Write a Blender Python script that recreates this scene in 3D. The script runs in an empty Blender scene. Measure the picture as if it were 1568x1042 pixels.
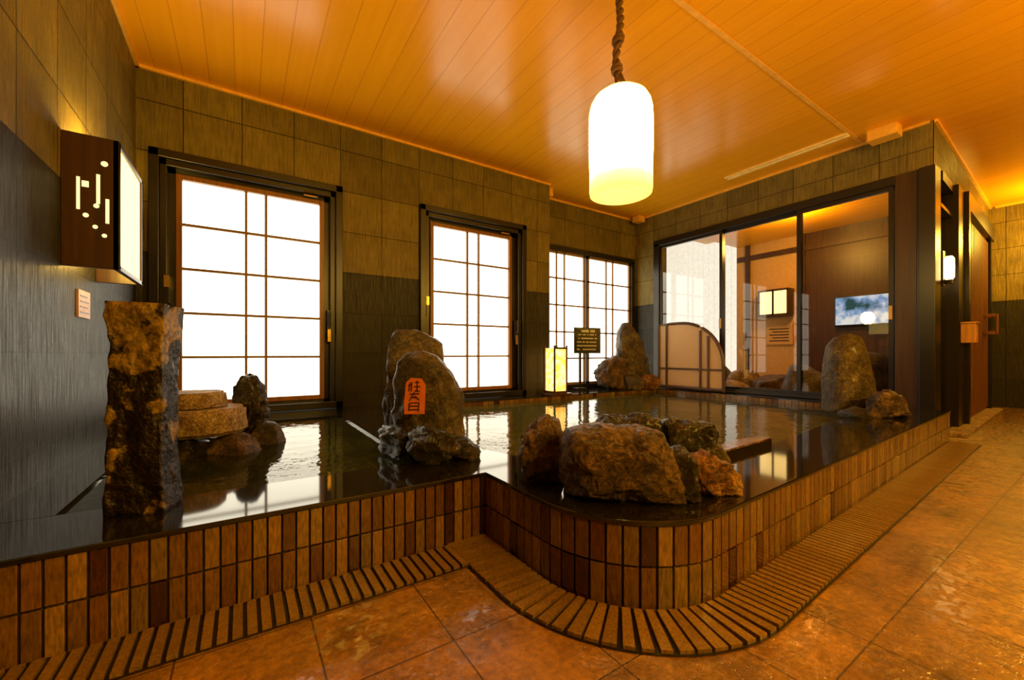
import bpy, bmesh, math, random
from mathutils import Vector, Matrix, noise
random.seed(7)
scene = bpy.context.scene
try:
    scene.view_settings.view_transform = 'Standard'
    scene.view_settings.look = 'None'
except Exception as e:
    print(e)
COL = scene.collection

# ------------------------------------------------------------------ materials
def mat_new(name):
    m = bpy.data.materials.new(name); m.use_nodes = True
    nt = m.node_tree
    b = nt.nodes['Principled BSDF']
    return m, nt, b
def N(nt, t, **kw):
    n = nt.nodes.new(t)
    for k, v in kw.items():
        setattr(n, k, v)
    return n
def L(nt, a, b): nt.links.new(a, b)
def ramp(nt, fac, stops):
    r = N(nt, 'ShaderNodeValToRGB')
    e = r.color_ramp.elements
    while len(e) < len(stops): e.new(0.5)
    for i, (p, c) in enumerate(stops):
        e[i].position = p; e[i].color = (c[0], c[1], c[2], 1)
    if fac is not None: L(nt, fac, r.inputs['Fac'])
    return r.outputs['Color']
def math_n(nt, op, a, b=None, c=None):
    n = N(nt, 'ShaderNodeMath', operation=op)
    for i, x in enumerate((a, b, c)):
        if x is None: continue
        if isinstance(x, (int, float)): n.inputs[i].default_value = x
        else: L(nt, x, n.inputs[i])
    return n.outputs[0]
def pos(nt):
    return N(nt, 'ShaderNodeNewGeometry').outputs['Position']
def mixc(nt, fac, a, b, mode='MIX'):
    n = N(nt, 'ShaderNodeMix', data_type='RGBA', blend_type=mode)
    if isinstance(fac, (int, float)): n.inputs[0].default_value = fac
    else: L(nt, fac, n.inputs[0])
    for i, x in ((6, a), (7, b)):
        if isinstance(x, tuple): n.inputs[i].default_value = (x[0], x[1], x[2], 1)
        else: L(nt, x, n.inputs[i])
    return n.outputs[2]
def bump(nt, b, h, strength=0.3, dist=0.01, sock='Normal'):
    n = N(nt, 'ShaderNodeBump'); n.inputs['Strength'].default_value = strength
    n.inputs['Distance'].default_value = dist
    L(nt, h, n.inputs['Height']); L(nt, n.outputs[0], b.inputs[sock])
def noise_n(nt, vec, scale, detail=4, rough=0.55):
    n = N(nt, 'ShaderNodeTexNoise'); n.inputs['Scale'].default_value = scale
    n.inputs['Detail'].default_value = detail; n.inputs['Roughness'].default_value = rough
    if vec is not None: L(nt, vec, n.inputs['Vector'])
    return n.outputs['Fac']

def simple(name, c, rough=0.5, metal=0.0, var=0.15, nscale=20, bmp=0.0, spec=0.5):
    m, nt, b = mat_new(name)
    f = noise_n(nt, pos(nt), nscale)
    col = ramp(nt, f, [(0.3, tuple(x*(1-var) for x in c)), (0.7, tuple(min(1, x*(1+var)) for x in c))])
    L(nt, col, b.inputs['Base Color'])
    b.inputs['Roughness'].default_value = rough; b.inputs['Metallic'].default_value = metal
    b.inputs['Specular IOR Level'].default_value = spec
    if bmp: bump(nt, b, f, bmp, 0.005)
    return m
def emis(name, c, s, var=0.0, nscale=3):
    m, nt, b = mat_new(name)
    nt.nodes.remove(b)
    e = N(nt, 'ShaderNodeEmission'); e.inputs['Strength'].default_value = s
    if var:
        f = noise_n(nt, pos(nt), nscale)
        L(nt, ramp(nt, f, [(0.3, tuple(x*(1-var) for x in c)), (0.7, c)]), e.inputs['Color'])
    else: e.inputs['Color'].default_value = (c[0], c[1], c[2], 1)
    L(nt, e.outputs[0], nt.nodes['Material Output'].inputs['Surface'])
    return m
def wood(name, c, rough=0.4, axis='Z'):
    m, nt, b = mat_new(name)
    mp = N(nt, 'ShaderNodeMapping')
    sc = {'X': (2, 40, 40), 'Y': (40, 2, 40), 'Z': (40, 40, 2)}[axis]
    mp.inputs['Scale'].default_value = sc
    L(nt, pos(nt), mp.inputs['Vector'])
    f = noise_n(nt, mp.outputs[0], 1.0, 5)
    L(nt, ramp(nt, f, [(0.3, tuple(x*0.6 for x in c)), (0.7, tuple(min(1, x*1.25) for x in c))]), b.inputs['Base Color'])
    b.inputs['Roughness'].default_value = rough
    bump(nt, b, f, 0.15, 0.003)
    return m

def tile_wall():
    m, nt, b = mat_new('slate_wall_tile')
    g = N(nt, 'ShaderNodeNewGeometry')
    sp = N(nt, 'ShaderNodeSeparateXYZ'); L(nt, g.outputs['Position'], sp.inputs[0])
    sn = N(nt, 'ShaderNodeSeparateXYZ'); L(nt, g.outputs['True Normal'], sn.inputs[0])
    ax = math_n(nt, 'GREATER_THAN', math_n(nt, 'ABSOLUTE', sn.outputs[0]), 0.7)
    ux = math_n(nt, 'SUBTRACT', sp.outputs[0], 1.03 - 0.345*10)
    uy = math_n(nt, 'SUBTRACT', sp.outputs[1], 3.67 - 0.345*20)
    u = math_n(nt, 'ADD', math_n(nt, 'MULTIPLY', ux, math_n(nt, 'SUBTRACT', 1, ax)), math_n(nt, 'MULTIPLY', uy, ax))
    v = math_n(nt, 'SUBTRACT', sp.outputs[2], 1.39 - 0.343*8)
    cmb = N(nt, 'ShaderNodeCombineXYZ'); L(nt, u, cmb.inputs[0]); L(nt, v, cmb.inputs[1])
    br = N(nt, 'ShaderNodeTexBrick'); br.offset = 0.0; br.squash = 1.0
    br.inputs['Scale'].default_value = 1.0
    br.inputs['Brick Width'].default_value = 0.345; br.inputs['Row Height'].default_value = 0.343
    br.inputs['Mortar Size'].default_value = 0.003; br.inputs['Mortar Smooth'].default_value = 0.1
    br.inputs['Color1'].default_value = (0.72, 0.72, 0.72, 1); br.inputs['Color2'].default_value = (1.1, 1.1, 1.1, 1)
    br.inputs['Mortar'].default_value = (0.10, 0.10, 0.10, 1)
    L(nt, cmb.outputs[0], br.inputs['Vector'])
    st = N(nt, 'ShaderNodeCombineXYZ')
    L(nt, math_n(nt, 'MULTIPLY', u, 100), st.inputs[0]); L(nt, math_n(nt, 'MULTIPLY', v, 5), st.inputs[1])
    f = noise_n(nt, st.outputs[0], 1.0, 4, 0.65)
    cl = noise_n(nt, g.outputs['Position'], 6, 5, 0.6)
    up = math_n(nt, 'GREATER_THAN', sp.outputs[2], 1.39)
    base = mixc(nt, up, (0.022, 0.018, 0.008), (0.185, 0.137, 0.028))
    streak = ramp(nt, f, [(0.30, (0.56, 0.56, 0.56)), (0.70, (1.28, 1.28, 1.28))])
    c = mixc(nt, 1.0, base, streak, 'MULTIPLY')
    c = mixc(nt, 1.0, c, ramp(nt, cl, [(0.3, (0.78, 0.78, 0.78)), (0.7, (1.15, 1.13, 1.1))]), 'MULTIPLY')
    c = mixc(nt, 1.0, c, br.outputs['Color'], 'MULTIPLY')
    L(nt, c, b.inputs['Base Color'])
    L(nt, ramp(nt, f, [(0.35, (0.62, 0.62, 0.62)), (0.65, (0.26, 0.26, 0.26))]), b.inputs['Roughness'])
    b.inputs['Specular IOR Level'].default_value = 0.28
    h = math_n(nt, 'SUBTRACT', math_n(nt, 'MULTIPLY', f, 1.3), br.outputs['Fac'])
    bump(nt, b, h, 0.9, 0.006)
    return m

def ceiling_mat():
    m, nt, b = mat_new('cedar_plank_ceiling')
    p = pos(nt)
    sp = N(nt, 'ShaderNodeSeparateXYZ'); L(nt, p, sp.inputs[0])
    q = math_n(nt, 'DIVIDE', math_n(nt, 'ADD', sp.outputs[0], 20), 0.15)
    fr = math_n(nt, 'FRACT', q)
    groove = math_n(nt, 'LESS_THAN', fr, 0.03)
    cellv = N(nt, 'ShaderNodeTexWhiteNoise', noise_dimensions='1D')
    L(nt, math_n(nt, 'FLOOR', q), cellv.inputs['W'])
    mp = N(nt, 'ShaderNodeMapping'); mp.inputs['Scale'].default_value = (26, 0.9, 1)
    L(nt, p, mp.inputs['Vector'])
    f = noise_n(nt, mp.outputs[0], 1.0, 3)
    c = ramp(nt, f, [(0.25, (0.80, 0.35, 0.004)), (0.75, (0.86, 0.39, 0.006))])
    c = mixc(nt, 1.0, c, ramp(nt, cellv.outputs['Value'], [(0, (0.97, 0.97, 0.95)), (1, (1.03, 1.02, 1.0))]), 'MULTIPLY')
    c = mixc(nt, math_n(nt, 'MULTIPLY', groove, 0.5), c, (0.32, 0.10, 0.003))
    L(nt, c, b.inputs['Base Color'])
    b.inputs['Roughness'].default_value = 0.20
    b.inputs['Specular IOR Level'].default_value = 0.28
    bump(nt, b, math_n(nt, 'SUBTRACT', math_n(nt, 'MULTIPLY', f, 0.05), groove), 0.3, 0.003)
    return m

def floor_mat():
    m, nt, b = mat_new('wet_terracotta_floor_tile')
    p = pos(nt)
    mp = N(nt, 'ShaderNodeMapping'); mp.inputs['Location'].default_value = (0.28*20-0.15, 0.28*30-0.91, 0)
    L(nt, p, mp.inputs['Vector'])
    br = N(nt, 'ShaderNodeTexBrick'); br.offset = 0.0
    br.inputs['Scale'].default_value = 1.0
    br.inputs['Brick Width'].default_value = 0.28; br.inputs['Row Height'].default_value = 0.28
    br.inputs['Mortar Size'].default_value = 0.0024; br.inputs['Mortar Smooth'].default_value = 0.2
    br.inputs['Color1'].default_value = (0.82, 0.82, 0.82, 1); br.inputs['Color2'].default_value = (1.12, 1.08, 1.02, 1)
    br.inputs['Mortar'].default_value = (0.2, 0.16, 0.12, 1)
    L(nt, mp.outputs[0], br.inputs['Vector'])
    f = noise_n(nt, p, 6, 8, 0.72); f2 = noise_n(nt, p, 60, 5, 0.65)
    c = ramp(nt, f, [(0.34, (0.10, 0.045, 0.003)), (0.5, (0.23, 0.112, 0.008)), (0.66, (0.35, 0.18, 0.018))])
    c = mixc(nt, 1.0, c, ramp(nt, f2, [(0.32, (0.6, 0.6, 0.6)), (0.68, (1.25, 1.25, 1.25))]), 'MULTIPLY')
    c = mixc(nt, 1.0, c, br.outputs['Color'], 'MULTIPLY')
    L(nt, c, b.inputs['Base Color'])
    wet = noise_n(nt, p, 2.1, 3)
    sx = N(nt, 'ShaderNodeSeparateXYZ'); L(nt, p, sx.inputs[0])
    mrx = N(nt, 'ShaderNodeMapRange'); mrx.inputs['From Min'].default_value = 1.0; mrx.inputs['From Max'].default_value = 2.4
    mrx.inputs['To Max'].default_value = 0.20; L(nt, sx.outputs[0], mrx.inputs[0])
    wetx = math_n(nt, 'ADD', wet, mrx.outputs[0])
    mask = ramp(nt, wetx, [(0.38, (0, 0, 0)), (0.48, (1, 1, 1))])
    b.inputs['Roughness'].default_value = 0.4
    h = math_n(nt, 'ADD', math_n(nt, 'MULTIPLY', f2, 0.9), math_n(nt, 'MULTIPLY', f, 1.8))
    h = math_n(nt, 'SUBTRACT', h, math_n(nt, 'MULTIPLY', br.outputs['Fac'], 1.5))
    bump(nt, b, h, 0.5, 0.004)
    rip = noise_n(nt, p, 19, 5, 0.65)
    dr = ramp(nt, rip, [(0.44, (0, 0, 0)), (0.56, (1, 1, 1))])
    hh = math_n(nt, 'ADD', math_n(nt, 'MULTIPLY', math_n(nt, 'MULTIPLY', dr, mask), 1.5), math_n(nt, 'MULTIPLY', f, 0.8))
    hh = math_n(nt, 'SUBTRACT', hh, math_n(nt, 'MULTIPLY', br.outputs['Fac'], 0.8))
    L(nt, math_n(nt, 'ADD', math_n(nt, 'MULTIPLY', mask, 0.5), 0.5), b.inputs['Coat Weight'])
    b.inputs['Coat IOR'].default_value = 1.85
    L(nt, ramp(nt, wetx, [(0.36, (0.13, 0.13, 0.13)), (0.48, (0.03, 0.03, 0.03))]), b.inputs['Coat Roughness'])
    bump(nt, b, hh, 0.5, 0.004, 'Coat Normal')
    return m

def vcol_tile(name, rough=0.22, coat=0.4):
    m, nt, b = mat_new(name)
    a = N(nt, 'ShaderNodeVertexColor', layer_name='Col')
    mp = N(nt, 'ShaderNodeMapping'); mp.inputs['Scale'].default_value = (160, 160, 30); L(nt, pos(nt), mp.inputs['Vector'])
    f = noise_n(nt, mp.outputs[0], 1, 4)
    c = mixc(nt, 1.0, a.outputs['Color'], ramp(nt, f, [(0.3, (0.5, 0.5, 0.5)), (0.7, (1.25, 1.25, 1.25))]), 'MULTIPLY')
    L(nt, c, b.inputs['Base Color']); b.inputs['Roughness'].default_value = rough
    b.inputs['Coat Weight'].default_value = coat; b.inputs['Coat Roughness'].default_value = 0.08
    bump(nt, b, f, 0.3, 0.003)
    return m

def water_mat(name, tint, rip, cloud, cfac):
    m, nt, b = mat_new(name)
    nt.nodes.remove(b)
    tr = N(nt, 'ShaderNodeBsdfTransparent'); tr.inputs['Color'].default_value = (*tint, 1)
    df = N(nt, 'ShaderNodeBsdfDiffuse'); df.inputs['Color'].default_value = (*cloud, 1)
    m0 = N(nt, 'ShaderNodeMixShader'); m0.inputs[0].default_value = cfac
    L(nt, tr.outputs[0], m0.inputs[1]); L(nt, df.outputs[0], m0.inputs[2])
    gl = N(nt, 'ShaderNodeBsdfGlossy'); gl.inputs['Roughness'].default_value = 0.02
    fr = N(nt, 'ShaderNodeFresnel'); fr.inputs['IOR'].default_value = 1.42
    mx = N(nt, 'ShaderNodeMixShader')
    h = noise_n(nt, pos(nt), 8, 3)
    bp = N(nt, 'ShaderNodeBump'); bp.inputs['Strength'].default_value = rip; bp.inputs['Distance'].default_value = 0.02
    L(nt, h, bp.inputs['Height']); L(nt, bp.outputs[0], gl.inputs['Normal']); L(nt, bp.outputs[0], fr.inputs['Normal'])
    L(nt, fr.outputs[0], mx.inputs[0]); L(nt, m0.outputs[0], mx.inputs[1]); L(nt, gl.outputs[0], mx.inputs[2])
    L(nt, mx.outputs[0], nt.nodes['Material Output'].inputs['Surface'])
    return m
def glass_mat(name, tint=(0.92, 0.88, 0.80)):
    m, nt, b = mat_new(name)
    nt.nodes.remove(b)
    tr = N(nt, 'ShaderNodeBsdfTransparent'); tr.inputs['Color'].default_value = (*tint, 1)
    gl = N(nt, 'ShaderNodeBsdfGlossy'); gl.inputs['Roughness'].default_value = 0.01
    fr = N(nt, 'ShaderNodeFresnel'); fr.inputs['IOR'].default_value = 1.5
    mx = N(nt, 'ShaderNodeMixShader')
    L(nt, fr.outputs[0], mx.inputs[0]); L(nt, tr.outputs[0], mx.inputs[1]); L(nt, gl.outputs[0], mx.inputs[2])
    L(nt, mx.outputs[0], nt.nodes['Material Output'].inputs['Surface'])
    return m
def rock_mat(name, c1, c2, c3, rough=0.55, sc=9, bs=0.7, coat=0.08):
    m, nt, b = mat_new(name)
    tc = N(nt, 'ShaderNodeTexCoord').outputs['Object']
    f = noise_n(nt, tc, sc, 8, 0.68); g = noise_n(nt, tc, sc*8, 8, 0.7)
    vo = N(nt, 'ShaderNodeTexVoronoi', feature='DISTANCE_TO_EDGE'); vo.inputs['Scale'].default_value = sc*1.3
    wv = N(nt, 'ShaderNodeVectorMath', operation='ADD'); L(nt, tc, wv.inputs[0])
    nz = N(nt, 'ShaderNodeTexNoise'); nz.inputs['Scale'].default_value = sc; L(nt, tc, nz.inputs['Vector'])
    sc_ = N(nt, 'ShaderNodeVectorMath', operation='SCALE'); sc_.inputs['Scale'].default_value = 1.2/sc; L(nt, nz.outputs['Color'], sc_.inputs[0])
    L(nt, sc_.outputs[0], wv.inputs[1]); L(nt, wv.outputs[0], vo.inputs['Vector'])
    crack = ramp(nt, vo.outputs['Distance'], [(0.0, (0.45, 0.45, 0.45)), (0.05, (1, 1, 1))])
    c = mixc(nt, 1.0, ramp(nt, f, [(0.38, c1), (0.50, c2), (0.62, c3)]),
             ramp(nt, g, [(0.34, (0.35, 0.35, 0.35)), (0.66, (1.45, 1.45, 1.45))]), 'MULTIPLY')
    L(nt, mixc(nt, 1.0, c, crack, 'MULTIPLY'), b.inputs['Base Color'])
    b.inputs['Roughness'].default_value = rough
    b.inputs['Coat Weight'].default_value = coat; b.inputs['Coat Roughness'].default_value = 0.2
    h = math_n(nt, 'ADD', math_n(nt, 'MULTIPLY', g, 0.8), f)
    h = math_n(nt, 'ADD', h, math_n(nt, 'MULTIPLY', crack, 0.25))
    bump(nt, b, h, bs, 0.025)
    return m

M_wall = tile_wall(); M_ceil = ceiling_mat(); M_floor = floor_mat()
M_black = simple('black_aluminium', (0.010, 0.007, 0.004), 0.3)
M_brown = wood('brown_sash_wood', (0.22, 0.08, 0.010), 0.4)
M_muntin = simple('brown_muntin', (0.22, 0.12, 0.035), 0.5)
M_day = emis('daylit_frosted_film', (1.0, 0.90, 0.68), 3.8, 0.05, 1.5)
M_granite = simple('polished_black_granite', (0.010, 0.008, 0.005), 0.06, 0, 0.4, 60, 0, 0.8)
M_tile = vcol_tile('glazed_brown_tile')
M_slat = vcol_tile('grate_slat', 0.35, 0.2)
M_grout = simple('dark_grout', (0.02, 0.018, 0.010), 0.6)
M_gutter = simple('dark_gutter', (0.010, 0.007, 0.003), 0.35)
M_waterL = water_mat('tub_water', (0.50, 0.58, 0.30), 0.16, (0.07, 0.08, 0.025), 0.2)
M_waterR = water_mat('pool_water', (0.48, 0.52, 0.20), 0.16, (0.17, 0.17, 0.045), 0.38)
M_pool = rock_mat('green_pool_stone', (0.08, 0.10, 0.03), (0.22, 0.23, 0.085), (0.36, 0.36, 0.14), 0.5, 3, 0.2)
M_poolR = rock_mat('olive_pool_stone', (0.16, 0.15, 0.045), (0.26, 0.24, 0.07), (0.38, 0.34, 0.11), 0.5, 3, 0.2)
M_glass = glass_mat('clear_door_glass')
M_brass = simple('aged_brass', (0.5, 0.32, 0.09), 0.3, 0.9)
M_trim = simple('pale_orange_trim', (0.80, 0.42, 0.04), 0.5)
M_walnut = wood('lamp_walnut', (0.045, 0.014, 0.004), 0.35)
M_rk_brown = rock_mat('rock_brown', (0.030, 0.014, 0.005), (0.110, 0.060, 0.018), (0.25, 0.145, 0.043), 0.45, 9, 0.9)
M_rk_grey = rock_mat('rock_olive_grey', (0.032, 0.022, 0.009), (0.078, 0.055, 0.021), (0.145, 0.105, 0.040), 0.42, 7, 0.7)
M_rk_dark = rock_mat('rock_wet_dark', (0.006, 0.0045, 0.003), (0.018, 0.013, 0.007), (0.075, 0.052, 0.024), 0.28, 12, 0.9, 0.3)
M_rk_red = rock_mat('rock_rust', (0.07, 0.025, 0.005), (0.27, 0.11, 0.014), (0.46, 0.25, 0.036), 0.42, 9, 0.8)
M_rk_tan = rock_mat('stone_tan', (0.17, 0.10, 0.04), (0.30, 0.20, 0.09), (0.42, 0.31, 0.15), 0.6, 14, 0.6, 0.0)

# ------------------------------------------------------------------ mesh builder
class MB:
    def __init__(s): s.v = []; s.f = []; s.mi = []; s.c = []
    def add(s, vs, fs, mi=0, col=(1, 1, 1)):
        o = len(s.v); s.v += [tuple(x) for x in vs]
        for f in fs: s.f.append([o+i for i in f]); s.mi.append(mi); s.c.append(col)
    def box(s, x0, x1, y0, y1, z0, z1, mi=0, col=(1, 1, 1)):
        vs = [(x0,y0,z0),(x1,y0,z0),(x1,y1,z0),(x0,y1,z0),(x0,y0,z1),(x1,y0,z1),(x1,y1,z1),(x0,y1,z1)]
        s.add(vs, [(3,2,1,0),(4,5,6,7),(0,1,5,4),(1,2,6,5),(2,3,7,6),(3,0,4,7)], mi, col); return s
    def obox(s, c, size, R, mi=0, col=(1, 1, 1)):
        hx, hy, hz = [k/2 for k in size]; c = Vector(c)
        vs = [c + R @ Vector(q) for q in [(-hx,-hy,-hz),(hx,-hy,-hz),(hx,hy,-hz),(-hx,hy,-hz),(-hx,-hy,hz),(hx,-hy,hz),(hx,hy,hz),(-hx,hy,hz)]]
        s.add(vs, [(3,2,1,0),(4,5,6,7),(0,1,5,4),(1,2,6,5),(2,3,7,6),(3,0,4,7)], mi, col); return s
    def prism(s, pts, z0, z1, mi=0, col=(1, 1, 1)):
        n = len(pts)
        vs = [(p[0], p[1], z0) for p in pts] + [(p[0], p[1], z1) for p in pts]
        fs = [tuple(range(n-1, -1, -1)), tuple(range(n, 2*n))]
        for i in range(n):
            j = (i+1) % n; fs.append((i, j, n+j, n+i))
        s.add(vs, fs, mi, col); return s
    def prism_x(s, pts, x0, x1, mi=0):
        n = len(pts)
        vs = [(x0, p[0], p[1]) for p in pts] + [(x1, p[0], p[1]) for p in pts]
        fs = [tuple(range(n-1, -1, -1)), tuple(range(n, 2*n))]
        for i in range(n):
            j = (i+1) % n; fs.append((i, j, n+j, n+i))
        s.add(vs, fs, mi); return s
    def lathe(s, prof, c, seg=48, mi=0, cap=True):
        vs = []; fs = []
        for r, z in prof:
            for k in range(seg):
                a = 2*math.pi*k/seg; vs.append((c[0]+r*math.cos(a), c[1]+r*math.sin(a), c[2]+z))
        for i in range(len(prof)-1):
            for k in range(seg):
                k2 = (k+1) % seg
                fs.append((i*seg+k, i*seg+k2, (i+1)*seg+k2, (i+1)*seg+k))
        if cap:
            fs.append(tuple(range(seg-1, -1, -1))); o = (len(prof)-1)*seg
            fs.append(tuple(range(o, o+seg)))
        s.add(vs, fs, mi); return s
    def tube(s, pts, r, seg=10, mi=0):
        pts = [Vector(p) for p in pts]; vs = []; fs = []
        for i, p in enumerate(pts):
            t = (pts[min(i+1, len(pts)-1)] - pts[max(i-1, 0)]).normalized()
            a = Vector((0.3, 1, 0.1)) if abs(t.z) > 0.5 else Vector((0, 0, 1))
            u = t.cross(a).normalized(); w = t.cross(u)
            rr = r[i] if isinstance(r, list) else r
            for k in range(seg):
                q = 2*math.pi*k/seg; vs.append(p + u*rr*math.cos(q) + w*rr*math.sin(q))
        for i in range(len(pts)-1):
            for k in range(seg):
                k2 = (k+1) % seg; fs.append((i*seg+k, i*seg+k2, (i+1)*seg+k2, (i+1)*seg+k))
        fs.append(tuple(range(seg))); fs.append(tuple(range((len(pts)-1)*seg, len(pts)*seg)))
        s.add(vs, fs, mi); return s
    def build(s, name, mats, parent=None, bevel=0, smooth=False, fixn=True):
        me = bpy.data.meshes.new(name)
        me.from_pydata(s.v, [], s.f)
        if not isinstance(mats, list): mats = [mats]
        for m in mats: me.materials.append(m)
        for p, mi in zip(me.polygons, s.mi): p.material_index = mi; p.use_smooth = smooth
        ca = me.color_attributes.new('Col', 'FLOAT_COLOR', 'CORNER')
        for p, c in zip(me.polygons, s.c):
            for li in p.loop_indices: ca.data[li].color = (c[0], c[1], c[2], 1)
        if fixn:
            bm = bmesh.new(); bm.from_mesh(me); bmesh.ops.recalc_face_normals(bm, faces=bm.faces); bm.to_mesh(me); bm.free()
        o = bpy.data.objects.new(name, me); COL.objects.link(o)
        if bevel:
            b = o.modifiers.new('bevel', 'BEVEL'); b.width = bevel; b.segments = 2; b.limit_method = 'ANGLE'
        cx = [sum(q)/len(q) for q in zip(*[tuple(v.co) for v in me.vertices])]
        me.transform(Matrix.Translation([-k for k in cx])); o.location = cx
        if parent is not None:
            o.parent = parent; o.matrix_parent_inverse = Matrix.Translation(-Vector(parent.location))
        return o
def group(name, loc):
    e = bpy.data.objects.new(name, None); e.location = loc; e.empty_display_size = 0.1; COL.objects.link(e); return e
def Rz(a): return Matrix.Rotation(math.radians(a), 3, 'Z')

CEIL = 2.64; WY = 3.67; LX = -0.60; RX = 4.78; RY = 4.0; BX = 8.3; FY = -2.6
def wy(x): return 0.707 + 0.0415*x
SL = math.degrees(math.atan(0.0415))

# ------------------------------------------------------------------ curb path
path = [Vector((LX, 1.375)), Vector((0.79, 1.375)), Vector((0.79, 1.0))]
cc = Vector((1.125, 1.0)); R = 0.335
for i in range(1, 41):
    a = math.radians(180 + (90+SL)*i/40)
    path.append(cc + Vector((math.cos(a), math.sin(a)))*R)
end = path[-1]
dirx = Vector((math.cos(math.radians(SL)), math.sin(math.radians(SL))))
path.append(end + dirx*((4.70-end.x)/dirx.x))
def path_len(p): return sum((p[i+1]-p[i]).length for i in range(len(p)-1))
def path_at(p, s):
    for i in range(len(p)-1):
        d = (p[i+1]-p[i]); l = d.length
        if s <= l or i == len(p)-2: return p[i] + d*(s/l), d/l
        s -= l
def nrm(t): return Vector((t.y, -t.x))
def offset(p, o):
    out = []
    for i in range(len(p)):
        if i == 0: n = nrm((p[1]-p[0]).normalized()); out.append(p[0]+n*o)
        elif i == len(p)-1: n = nrm((p[-1]-p[-2]).normalized()); out.append(p[-1]+n*o)
        else:
            n1 = nrm((p[i]-p[i-1]).normalized()); n2 = nrm((p[i+1]-p[i]).normalized())
            m = (n1+n2).normalized(); out.append(p[i] + m*(o/max(0.3, m.dot(n1))))
    return out
TILE_COLS = [(0.180, 0.092, 0.015), (0.150, 0.070, 0.011), (0.25, 0.140, 0.027), (0.130, 0.057, 0.009), (0.09, 0.030, 0.008), (0.045, 0.014, 0.005), (0.20, 0.125, 0.025)]
def tiles_along(mb, p, w, rows, thick=0.012, gap=0.005):
    tot = path_len(p); n = int(tot/w)
    for r, (z0, z1) in enumerate(rows):
        for i in range(n):
            s = (i+0.5)*tot/n
            q, t = path_at(p, s)
            a = math.degrees(math.atan2(t.y, t.x))
            c = q + nrm(t)*thick*0.5
            k = random.choices(TILE_COLS, [5, 4, 4, 3, 2, 1, 3])[0]
            f = random.uniform(0.72, 1.15)
            mb.obox((c.x, c.y, (z0+z1)/2), (tot/n-gap, thick, z1-z0), Rz(a), 0, tuple(x*f for x in k))
CT = 0.247
mb = MB(); tiles_along(mb, path[0:2], 0.036, [(0.004, 0.116), (0.122, 0.232)])
tiles_along(mb, path[1:], 0.044, [(0.004, 0.116), (0.122, 0.232)])
g = group('bath_curb', (2, 1, 0.12))
mb.build('tile_cladding', M_tile, g, bevel=0.0015)
inn = [(4.70, 1.25), (2.2, 0.98), (1.62, 1.02), (1.36, 1.22), (1.02, 1.42), (0.95, 1.7)]
mb = MB()
outer = [tuple(q) for q in path[1:]]
mb.prism(outer + inn + [(0.79, 1.7)], -0.3, 0.233)
mb.box(LX, 0.79, 1.375, 1.66, -0.3, 0.233)
mb.build('core', M_grout, g)
mb = MB()
oo = [tuple(q) for q in offset(path, 0.018)]
inn2 = [(4.70, 1.26), (2.2, 0.99), (1.62, 1.03), (1.37, 1.23), (1.03, 1.43), (0.96, 1.68)]
mb.prism([(LX, oo[0][1])] + oo[1:] + inn2 + [(0.62, 1.68), (0.60, 1.66), (LX, 1.66)], 0.232, CT)
mb.build('granite_coping', M_granite, g, bevel=0.003)

for (nm, x0, x1, y0, y1) in [('tub_divider_ledge', 0.60, 0.95, 1.68, WY), ('tub_side_ledge', LX, -0.44, 1.66, WY), ('tub_back_ledge', -0.44, 0.60, 3.2, WY), ('pool_back_ledge', 0.95, 4.50, 3.42, WY), ('alcove_ledge', 2.93, 4.50, WY, RY), ('pool_side_ledge', 4.50, RX, 1.27, RY)]:
    mb = MB(); mb.box(x0, x1, y0, y1, -0.3, CT); mb.build(nm, M_granite)
mb = MB(); tiles_along(mb, [Vector((0.955, 3.42)), Vector((4.5, 3.42))], 0.06, [(0.10, 0.158), (0.164, 0.240)], 0.008)
mb.build('pool_back_edge_tiles', M_tile)
mb = MB(); tiles_along(mb, [Vector((4.5, 3.4)), Vector((4.5, 1.3))], 0.06, [(0.10, 0.158), (0.164, 0.240)], 0.008)
mb.build('pool_side_edge_tiles', M_tile)
mb = MB()
Rb = Rz(SL)
mb.obox((1.93, 1.01, 0.225), (0.52, 0.07, 0.10), Rb, 1)
for i in range(13):
    c = Vector((1.93, 1.01, 0.279)) + Rb @ Vector((-0.24+0.04*i, 0, 0))
    mb.obox(c, (0.036, 0.068, 0.008), Rb, 0, random.choice(TILE_COLS))
mb.build('bath_step_bar', [M_tile, M_granite])

mb = MB(); mb.add([(-0.46, 1.64, 0.236), (0.62, 1.64, 0.236), (0.62, 3.22, 0.236), (-0.46, 3.22, 0.236)], [(0, 1, 2, 3)])
mb.build('tub_water_surface', M_waterL, fixn=False)
mb = MB(); mb.add([(x, y, 0.205) for x, y in [(0.93, 1.66), (1.0, 1.40), (1.33, 1.2), (1.6, 1.0), (2.2, 0.96), (4.55, 1.2), (4.52, 3.44), (0.93, 3.44)]], [tuple(range(8))])
mb.build('pool_water_surface', M_waterR, fixn=False)
mb = MB(); mb.box(LX, 0.9, 1.4, WY, -0.24, -0.2); mb.build('tub_basin_floor', M_pool)
mb = MB(); mb.box(0.9, RX, 1.0, RY, -0.14, -0.1); mb.build('pool_basin_floor', M_poolR)
mb = MB(); mb.box(0.1, 0.595, 1.7, 3.19, -0.2, 0.10)
mb.build('tub_step', M_pool)
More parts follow.
